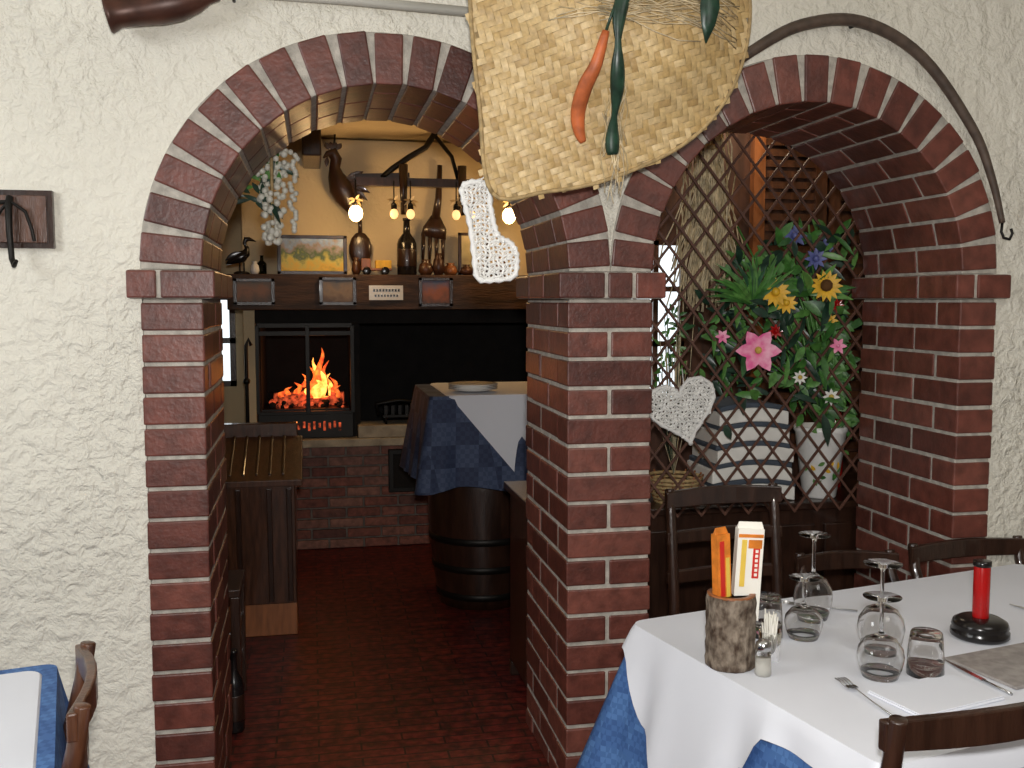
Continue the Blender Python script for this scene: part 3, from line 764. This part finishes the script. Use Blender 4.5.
for kk in range(5):
    x=2.03+.03*kk; pts=[]
    for k in range(12):
        pts.append((x+.02*math.sin(k+kk),.69+.02*kk,1.50-.42*k/11)); 
        for q in range(3):
            a=random.uniform(0,6.28); s.leaf(pts[-1],(math.cos(a),-.4,math.sin(a)),.055,.028,GREEN)
    s.tube(pts,.003,GREEN,5)
s.done()
s=B('red_bottle'); s.lathe([(.03,0),(.035,.01),(.035,.28),(.014,.36),(.012,.46),(.016,.47)],(2.22,.95,.79),REDM); s.done()
s=B('dried_flower_spray')
for i in range(34):
    x=1.42+random.gauss(0,.045); zt=random.uniform(1.2,1.6); s.tube([(1.42,.78,.90),((x+1.42)/2,.8,1.1),(x,.82+random.uniform(-.05,.05),zt)],.0016,GREEN_D if i%2 else RAFFIA,4)
    for k in range(2): a=random.random()*6.28; s.leaf((x,.82,zt-.04*k),(math.cos(a),-.3,math.sin(a)),.04,.014,GREEN)
s.done()

# ------------------------------------------------------------------ wall ornaments
s=B('wall_hook_plaque')
s.box(-.93,-.695,-.022,-.001,1.742,1.900,WOOD_D)
s.box(-.915,-.71,-.03,-.02,1.757,1.885,WOOD_B)
s.tube([(-.80,-.035,1.88),(-.80,-.05,1.85),(-.80,-.05,1.78),(-.795,-.055,1.71),(-.785,-.075,1.692),(-.775,-.09,1.705)],[.010,.010,.009,.008,.007,.006],IRON,8)
s.tube([(-.83,-.04,1.83),(-.80,-.045,1.87),(-.76,-.04,1.84),(-.745,-.04,1.79),(-.74,-.04,1.76)],.005,IRON,8)
s.tube([(-.90,-.04,1.86),(-.80,-.045,1.865)],.006,IRON,8)
s.done(bevel=.003)
s=B('copper_horn')
d=Vector((.60,.02,.14)).normalized()
s.lathe([(.047,0),(.051,.004),(.048,.012),(.040,.03),(.043,.08),(.050,.14),(.048,.19),(.034,.24),(.018,.27),(.012,.30)],(-.525,-.09,2.362),COPPER,20,axis=tuple(d))
s.tube([(-.30,-.07,2.41),(-.30,0.0,2.45)],.006,IRON,6)
s.done()
s=B('wall_pole'); s.tube([(-.25,-.04,2.454),(.1,-.04,2.450),(.47,-.04,2.436),(.62,-.04,2.431)],[.012,.014,.014,.012],GREYROD,10)
for x in (-.2,.4): s.tube([(x,-.04,2.44),(x,0,2.44)],.005,IRON,6)
s.done()
s=B('curved_yoke_rod')
P=crom([(1.22,-.04,2.27),(1.346,-.04,2.366),(1.512,-.04,2.454),(1.717,-.04,2.474),(1.931,-.04,2.376),(2.121,-.04,2.159),(2.20,-.04,2.0),(2.246,-.04,1.855)],6,False)
n=len(P); s.tube(P,[.010+.009*math.sin(pi*min(1,k/n*.9+.15)) for k in range(n)],ROD,10)
s.tube([(2.246,-.04,1.855),(2.244,-.04,1.825),(2.25,-.045,1.805),(2.268,-.05,1.80),(2.278,-.05,1.82),(2.272,-.05,1.835)],.005,IRON,6)
s.tube([(1.7,-.03,2.467),(1.7,0,2.467)],.006,IRON,6); s.done()

# ------------------------------------------------------------------ chairs
def chair(x,y,rot,H=.95,W=.40,D=.38,m=WOOD_D,slats=2):
    b=B('dining_chair')
    b.T=Matrix.Translation((x,y,0))@Matrix.Rotation(rot,4,'Z')
    b.box(-W/2,W/2,-D,-.01,.435,.462,m)
    for sx in (-1,1):
        X=sx*(W/2-.02)
        b.tube([(X,0.02,0),(X,0,.25),(X,-.012,.45),(X,.0,.65),(X,.03,H*.9),(X,.045,H)],[.017,.02,.021,.02,.018,.017],m,8)
        b.tube([(X,-D+.03,0),(X,-D+.03,.44)],[.014,.02],m,8)
        for z in (.16,.28): b.bar((X,-.0,z),(X,-D+.03,z),.015,.02,m)
    b.bar((-W/2+.02,-D+.03,.22),(W/2-.02,-D+.03,.22),.015,.02,m)
    b.box(-W/2+.02,W/2-.02,-D+.02,-D+.04,.38,.435,m); b.box(-W/2+.02,W/2-.02,-.02,-.0,.38,.435,m)
    def rail(z,h,cv):
        n=8; vs=[];fs=[]
        for i in range(n+1):
            t=i/n; X=-W/2+.0+W*t; yo=cv*math.sin(pi*t)+.03*(z/H)**3
            hh=h*(1+.25*math.sin(pi*t))
            for (yy,zz) in ((-.010,-h/2),(.010,-h/2),(.010,hh/2),(-.010,hh/2)): vs.append((X,yo+yy,z+zz))
        for i in range(n):
            for k in range(4): fs.append((i*4+k,i*4+(k+1)%4,i*4+4+(k+1)%4,i*4+4+k))
        fs+=[(3,2,1,0),(n*4,n*4+1,n*4+2,n*4+3)]
        b.add(vs,fs,m)
    rail(H-.035,.055,.03)
    for k in range(slats): rail(H-.16-.13*k,.04,.02)
    return b.done(bevel=.004)
chair(1.34,.06,math.radians(4),H=.98,W=.42)
chair(1.74,-.03,math.radians(-3),H=.76,W=.36,slats=1)
chair(2.17,-.07,math.radians(4),H=.79,W=.46,slats=1)
chair(1.17,-1.45,math.radians(186),H=.892,W=.46)
chair(-.50,-.93,math.radians(-80),H=.86,W=.40,m=WOOD_B)

# ------------------------------------------------------------------ right dining table
e1=Vector((.976,.218,0)); e2=Vector((.218,-.976,0)); O=Vector((.82,-.525,0)); TW,TD=1.45,.90
def table_frame(O,TW,TD):
    s=B('dining_table')
    def tp(a_,b_,z): q=O+e1*a_+e2*b_; return (q.x,q.y,z)
    def tbox(a0,a1,b0,b1,z0,z1,m): s.hexa([tp(a0,b1,z0),tp(a1,b1,z0),tp(a1,b0,z0),tp(a0,b0,z0),tp(a0,b1,z1),tp(a1,b1,z1),tp(a1,b0,z1),tp(a0,b0,z1)],m)
    tbox(.01,TW-.01,.01,TD-.01,.715,.742,WOOD_D)
    for a_ in (.06,TW-.12):
        for b_ in (.06,TD-.12): tbox(a_,a_+.06,b_,b_+.06,0,.715,WOOD_D)
    s.done()
table_frame(O,TW,TD)
def lerp_tab(tab,x):
    for k in range(len(tab)-1):
        if x<=tab[k+1][0]:
            t=(x-tab[k][0])/(tab[k+1][0]-tab[k][0]); t=t*t*(3-2*t); return tab[k][1]*(1-t)+tab[k+1][1]*t
    return tab[-1][1]
def bd(s_):
    if s_<1: return .5
    if s_<2: return .42
    if s_<3: return .40
    return .24+.26*max(0,(s_-3.75)*4)
def wd_(s_):
    if s_>3: return lerp_tab([(3,.25),(3.2,.2),(3.9,.10),(4,.06)],s_)
    return lerp_tab([(0,.06),(.15,.22),(.40,.46),(.58,.16),(.66,.065),(.84,.065),(.92,.16),(1.02,.3),(1.3,.25),(3,.25)],s_)
cloth('blue_tablecloth',(O.x,O.y),(e1.x,e1.y),(e2.x,e2.y),TW,TD,.746,bd,BLUE,flare=.07,fold=.012,off=-.004,nf=5)
cloth('white_tablecloth',(O.x,O.y),(e1.x,e1.y),(e2.x,e2.y),TW,TD,.750,wd_,WHITE,flare=.085,fold=.012,off=.006,nf=5)
ZT=.7505
# left table
OL=Vector((-1.478,-.726,0))
table_frame(OL,.90,.85)
cloth('blue_tablecloth',(OL.x,OL.y),(e1.x,e1.y),(e2.x,e2.y),.90,.85,.746,lambda q:.42,BLUE,flare=.05,off=-.004,nf=5)
OW=OL+e2*.045-e1*.02
cloth('white_tablecloth',(OW.x,OW.y),(e1.x,e1.y),(e2.x,e2.y),.88,.80,.750,lambda q:.0035,WHITE,flare=0,off=0,fold=0,nf=5,lev=3)

# ------------------------------------------------------------------ tableware
s=B('log_vase')
vx,vy=.945,-.87
prof=[(.054,0),(.057,.004)]+[(.057+.0012*math.sin(k*2.1),.004+.162*k/14) for k in range(1,15)]+[(.055,.170),(.040,.170),(.038,.10),(.0,.10)]
s.lathe(prof,(vx,vy,ZT),BARK,36,jit=.035)
s.lathe([(.055,.168),(.0555,.172),(.041,.172),(.040,.168)],(vx,vy,ZT),WOOD_O,28)
s.done()
s=B('breadstick_packet')
PW=mat('packet_white',(.85,.82,.74),.35,var=.05); PO=mat('packet_orange',(.80,.24,.03),.35,var=.4,vscale=30); PY=mat('packet_yellow',(.9,.62,.1),.35); PR=mat('packet_red',(.65,.03,.02),.35)
s.T=Matrix.Translation((vx+.010,vy+.0,ZT+.11))@Matrix.Rotation(math.radians(-6),4,'Z')@Matrix.Rotation(math.radians(3),4,'Y')
s.box(-.010,.052,-.012,.012,0,.215,PW); s.box(.028,.044,-.0135,-.0115,.10,.17,PR); s.box(-.0085,.0505,-.013,.013,.195,.203,PO); s.box(.0,.012,-.0135,-.0115,.08,.19,PY); s.box(.016,.048,-.0134,-.0115,.170,.190,PO)
for k in range(6): s.box(.033,.040,-.0142,-.0134,.105+.011*k,.112+.011*k,PW)
s.hexa([(-.010,-.006,.215),(.052,-.006,.215),(.052,.006,.215),(-.010,.006,.215),(-.006,-.001,.230),(.048,-.001,.230),(.048,.001,.230),(-.006,.001,.230)],PW)
s.T=Matrix.Translation((vx-.022,vy-.004,ZT+.11))@Matrix.Rotation(math.radians(15),4,'Z')@Matrix.Rotation(math.radians(-3),4,'Y')
s.box(-.018,.018,-.012,.012,0,.205,PO); s.box(-.012,.0,-.0135,-.0115,.06,.19,PR); s.box(.004,.014,-.0135,-.0115,.02,.15,PY)
s.hexa([(-.018,-.005,.205),(.018,-.005,.205),(.018,.005,.205),(-.018,.005,.205),(-.014,-.001,.22),(.014,-.001,.22),(.014,.001,.22),(-.014,.001,.22)],PO)
s.done(bevel=.002)
def wineglass(x,y,H,R):
    b=B('wine_glass')
    bh=H*.52; t=.0018
    outer=[(R*.76,0),(R*.90,bh*.22),(R,bh*.50),(R*.93,bh*.70),(R*.66,bh*.90),(R*.25,bh*1.0),(.006,bh*1.05),(.0045,bh*1.2),(.0045,H*.90),(.008,H*.96),(R*.80,H*.985),(R*.81,H*.995),(.002,H)]
    inner=[(.001,bh*.96),(R*.24,bh*.955),(R*.64,bh*.86),(R*.91-t,bh*.68),(R-t,bh*.5),(R*.90-t,bh*.22),(R*.76-t,0)]
    b.lathe(inner+outer,(x,y,ZT+.0015),GLASS,32); b.done()
def tumbler(x,y,H,R,name='water_glass'):
    b=B(name); t=.002
    outer=[(R,.0),(R*.97,H*.4),(R*.90,H*.8),(R*.84,H*.96),(R*.78,H),(.001,H)]
    inner=[(.001,H-.006),(R*.76-t,H-.008),(R*.88-t,H*.8),(R*.96-t,H*.4),(R-t,0)]
    b.lathe(inner+outer,(x,y,ZT+.0015),GLASS,32); b.done()
wineglass(1.248,-1.005,.185,.052); wineglass(1.345,-.848,.215,.056); wineglass(1.303,-.589,.228,.052); wineglass(1.203,-.73,.155,.048)
tumbler(1.355,-1.015,.10,.041); tumbler(1.118,-.70,.105,.040)
s=B('salt_shaker')
s.lathe([(.017,0),(.019,.004),(.017,.055),(.015,.06)],(.993,-.943,ZT),GLASS,20); s.lathe([(.014,.002),(.0145,.04)],(.993,-.943,ZT),PW,16)
s.lathe([(.0165,.058),(.018,.06),(.017,.075),(.009,.083),(.001,.084)],(.993,-.943,ZT),STEEL,20); s.done()
s=B('toothpick_holder')
s.lathe([(.001,.004),(.021,.004),(.025,.07),(.027,.07),(.023,0),(.001,0)],(1.05,-.858,ZT+.001),GLASS,24)
for i in range(44):
    a=random.random()*6.28; r=random.uniform(0,.017); s.tube([(1.05+r*.8*math.cos(a),-.858+r*.8*math.sin(a),ZT+.008),(1.05+r*1.6*math.cos(a),-.858+r*1.6*math.sin(a),ZT+random.uniform(.085,.118))],.0019,PW,4)
s.done()
s=B('candle_holder')
cx_,cy_=1.645,-.810
s.lathe([(.062,0),(.070,.006),(.070,.018),(.064,.024),(.068,.030),(.064,.042),(.05,.050),(.03,.052)],(cx_,cy_,ZT),BLACK,32)
s.lathe([(.0195,.05),(.0200,.055),(.0200,.185),(.018,.19)],(cx_,cy_,ZT),REDM,24)
s.lathe([(.0205,.182),(.022,.184),(.022,.196),(.018,.197)],(cx_,cy_,ZT),BLACK,24); s.done()
def cutlery(name,p,ang,kind):
    b=B(name); b.T=Matrix.Translation((p[0],p[1],ZT+.004))@Matrix.Rotation(ang,4,'Z')
    if kind=='fork':
        b.tube([(0,-.10,0),(0,-.02,.002),(0,.04,.006),(0,.055,.004)],[.007,.004,.003,.010],STEEL,8,flat=.35)
        b.box(-.0125,.0125,.053,.068,.002,.005,STEEL)
        for i in range(4): b.tube([(-.011+.0073*i,.066,.0035),(-.011+.0073*i,.09,.007),(-.011+.0073*i,.108,.006)],.0016,STEEL,5)
    else:
        b.tube([(0,-.10,0),(0,-.02,.0)],[.007,.006],STEEL,8,flat=.5)
        b.hexa([(-.006,-.02,-.001),(.008,-.02,-.001),(.009,.06,-.001),(-.004,.06,-.001),(-.006,-.02,.001),(.008,-.02,.001),(.009,.06,.001),(-.004,.06,.001)],STEEL)
        b.hexa([(-.004,.06,-.001),(.009,.06,-.001),(.006,.11,-.001),(.003,.11,-.001),(-.004,.06,.001),(.009,.06,.001),(.006,.11,.001),(.003,.11,.001)],STEEL)
    b.done()
n0=Vector((1.30,-1.135))
s=B('paper_napkin'); s.T=Matrix.Translation((n0.x,n0.y,ZT))@Matrix.Rotation(math.radians(14),4,'Z')
s.box(-.12,.12,-.075,.075,.001,.006,WHITE); s.box(-.118,.12,-.073,.073,.0065,.009,WHITE); s.done(bevel=.001)
cutlery('fork',(1.145,-1.125),math.radians(2),'fork')
cutlery('knife',(1.455,-1.06),math.radians(5),'knife')
cutlery('fork',(1.36,-.52),math.radians(60),'fork')
cutlery('knife',(1.93,-.70),math.radians(20),'knife')
s=B('slate_placemat'); s.T=Matrix.Translation((1.66,-1.00,ZT))@Matrix.Rotation(math.radians(12),4,'Z'); s.box(-.19,.19,-.10,.10,.0005,.008,SLATE); s.done(bevel=.002)

# ------------------------------------------------------------------ lights
def area(name,loc,tgt,size,power,col):
    L=bpy.data.lights.new(name,'AREA'); L.energy=power; L.size=size; L.color=col
    o=bpy.data.objects.new(name,L); o.location=loc; scene.collection.objects.link(o)
    o.rotation_euler=(Vector(tgt)-Vector(loc)).to_track_quat('-Z','Y').to_euler(); return o
area('side_key_light',(-2.2,-1.7,2.3),(.1,0,1.3),.8,24,(.92,.96,1))  # key light added from the left for stucco relief; no window there
area('camera_flash',(.02,-3.0,1.74),(1.05,0,1.40),.09,52,(1,.98,.95))
area('overhead_area_light',(1.8,-2.2,2.85),(1.6,-1,0),1.0,12,(1,.97,.92))  # unseen overhead area light for the front room, without a lamp fixture
def pt(name,loc,power,col,r=.04):
    L=bpy.data.lights.new(name,'POINT'); L.energy=power; L.color=col; L.shadow_soft_size=r
    o=bpy.data.objects.new(name,L); o.location=loc; scene.collection.objects.link(o)
pt('bulb_light',(.27,3.03,2.10),4.5,(1,.62,.28))
pt('bulb_light',(1.21,3.03,2.10),5.5,(1,.62,.28))
pt('fire_light',(.0,3.60,1.15),1.5,(1,.35,.08),.08)
pt('alcove_fill',(1.85,1.12,2.40),5,(1,.82,.6),.06)  # fill light added to brighten the alcove; no fixture modelled
wd=bpy.data.worlds.new('World'); scene.world=wd; wd.use_nodes=True
wd.node_tree.nodes['Background'].inputs[0].default_value=(.6,.7,.8,1); wd.node_tree.nodes['Background'].inputs[1].default_value=.3
scene.view_settings.view_transform='Standard'; scene.view_settings.look='None'; scene.view_settings.exposure=0

cam=bpy.data.cameras.new('Camera'); cam.sensor_width=36; cam.lens=35.16; cam.clip_start=.02
co=bpy.data.objects.new('Camera',cam); scene.collection.objects.link(co)
co.location=(0,-3,1.6); co.rotation_euler=(math.radians(85.2),0,math.radians(-11.3))
scene.camera=co
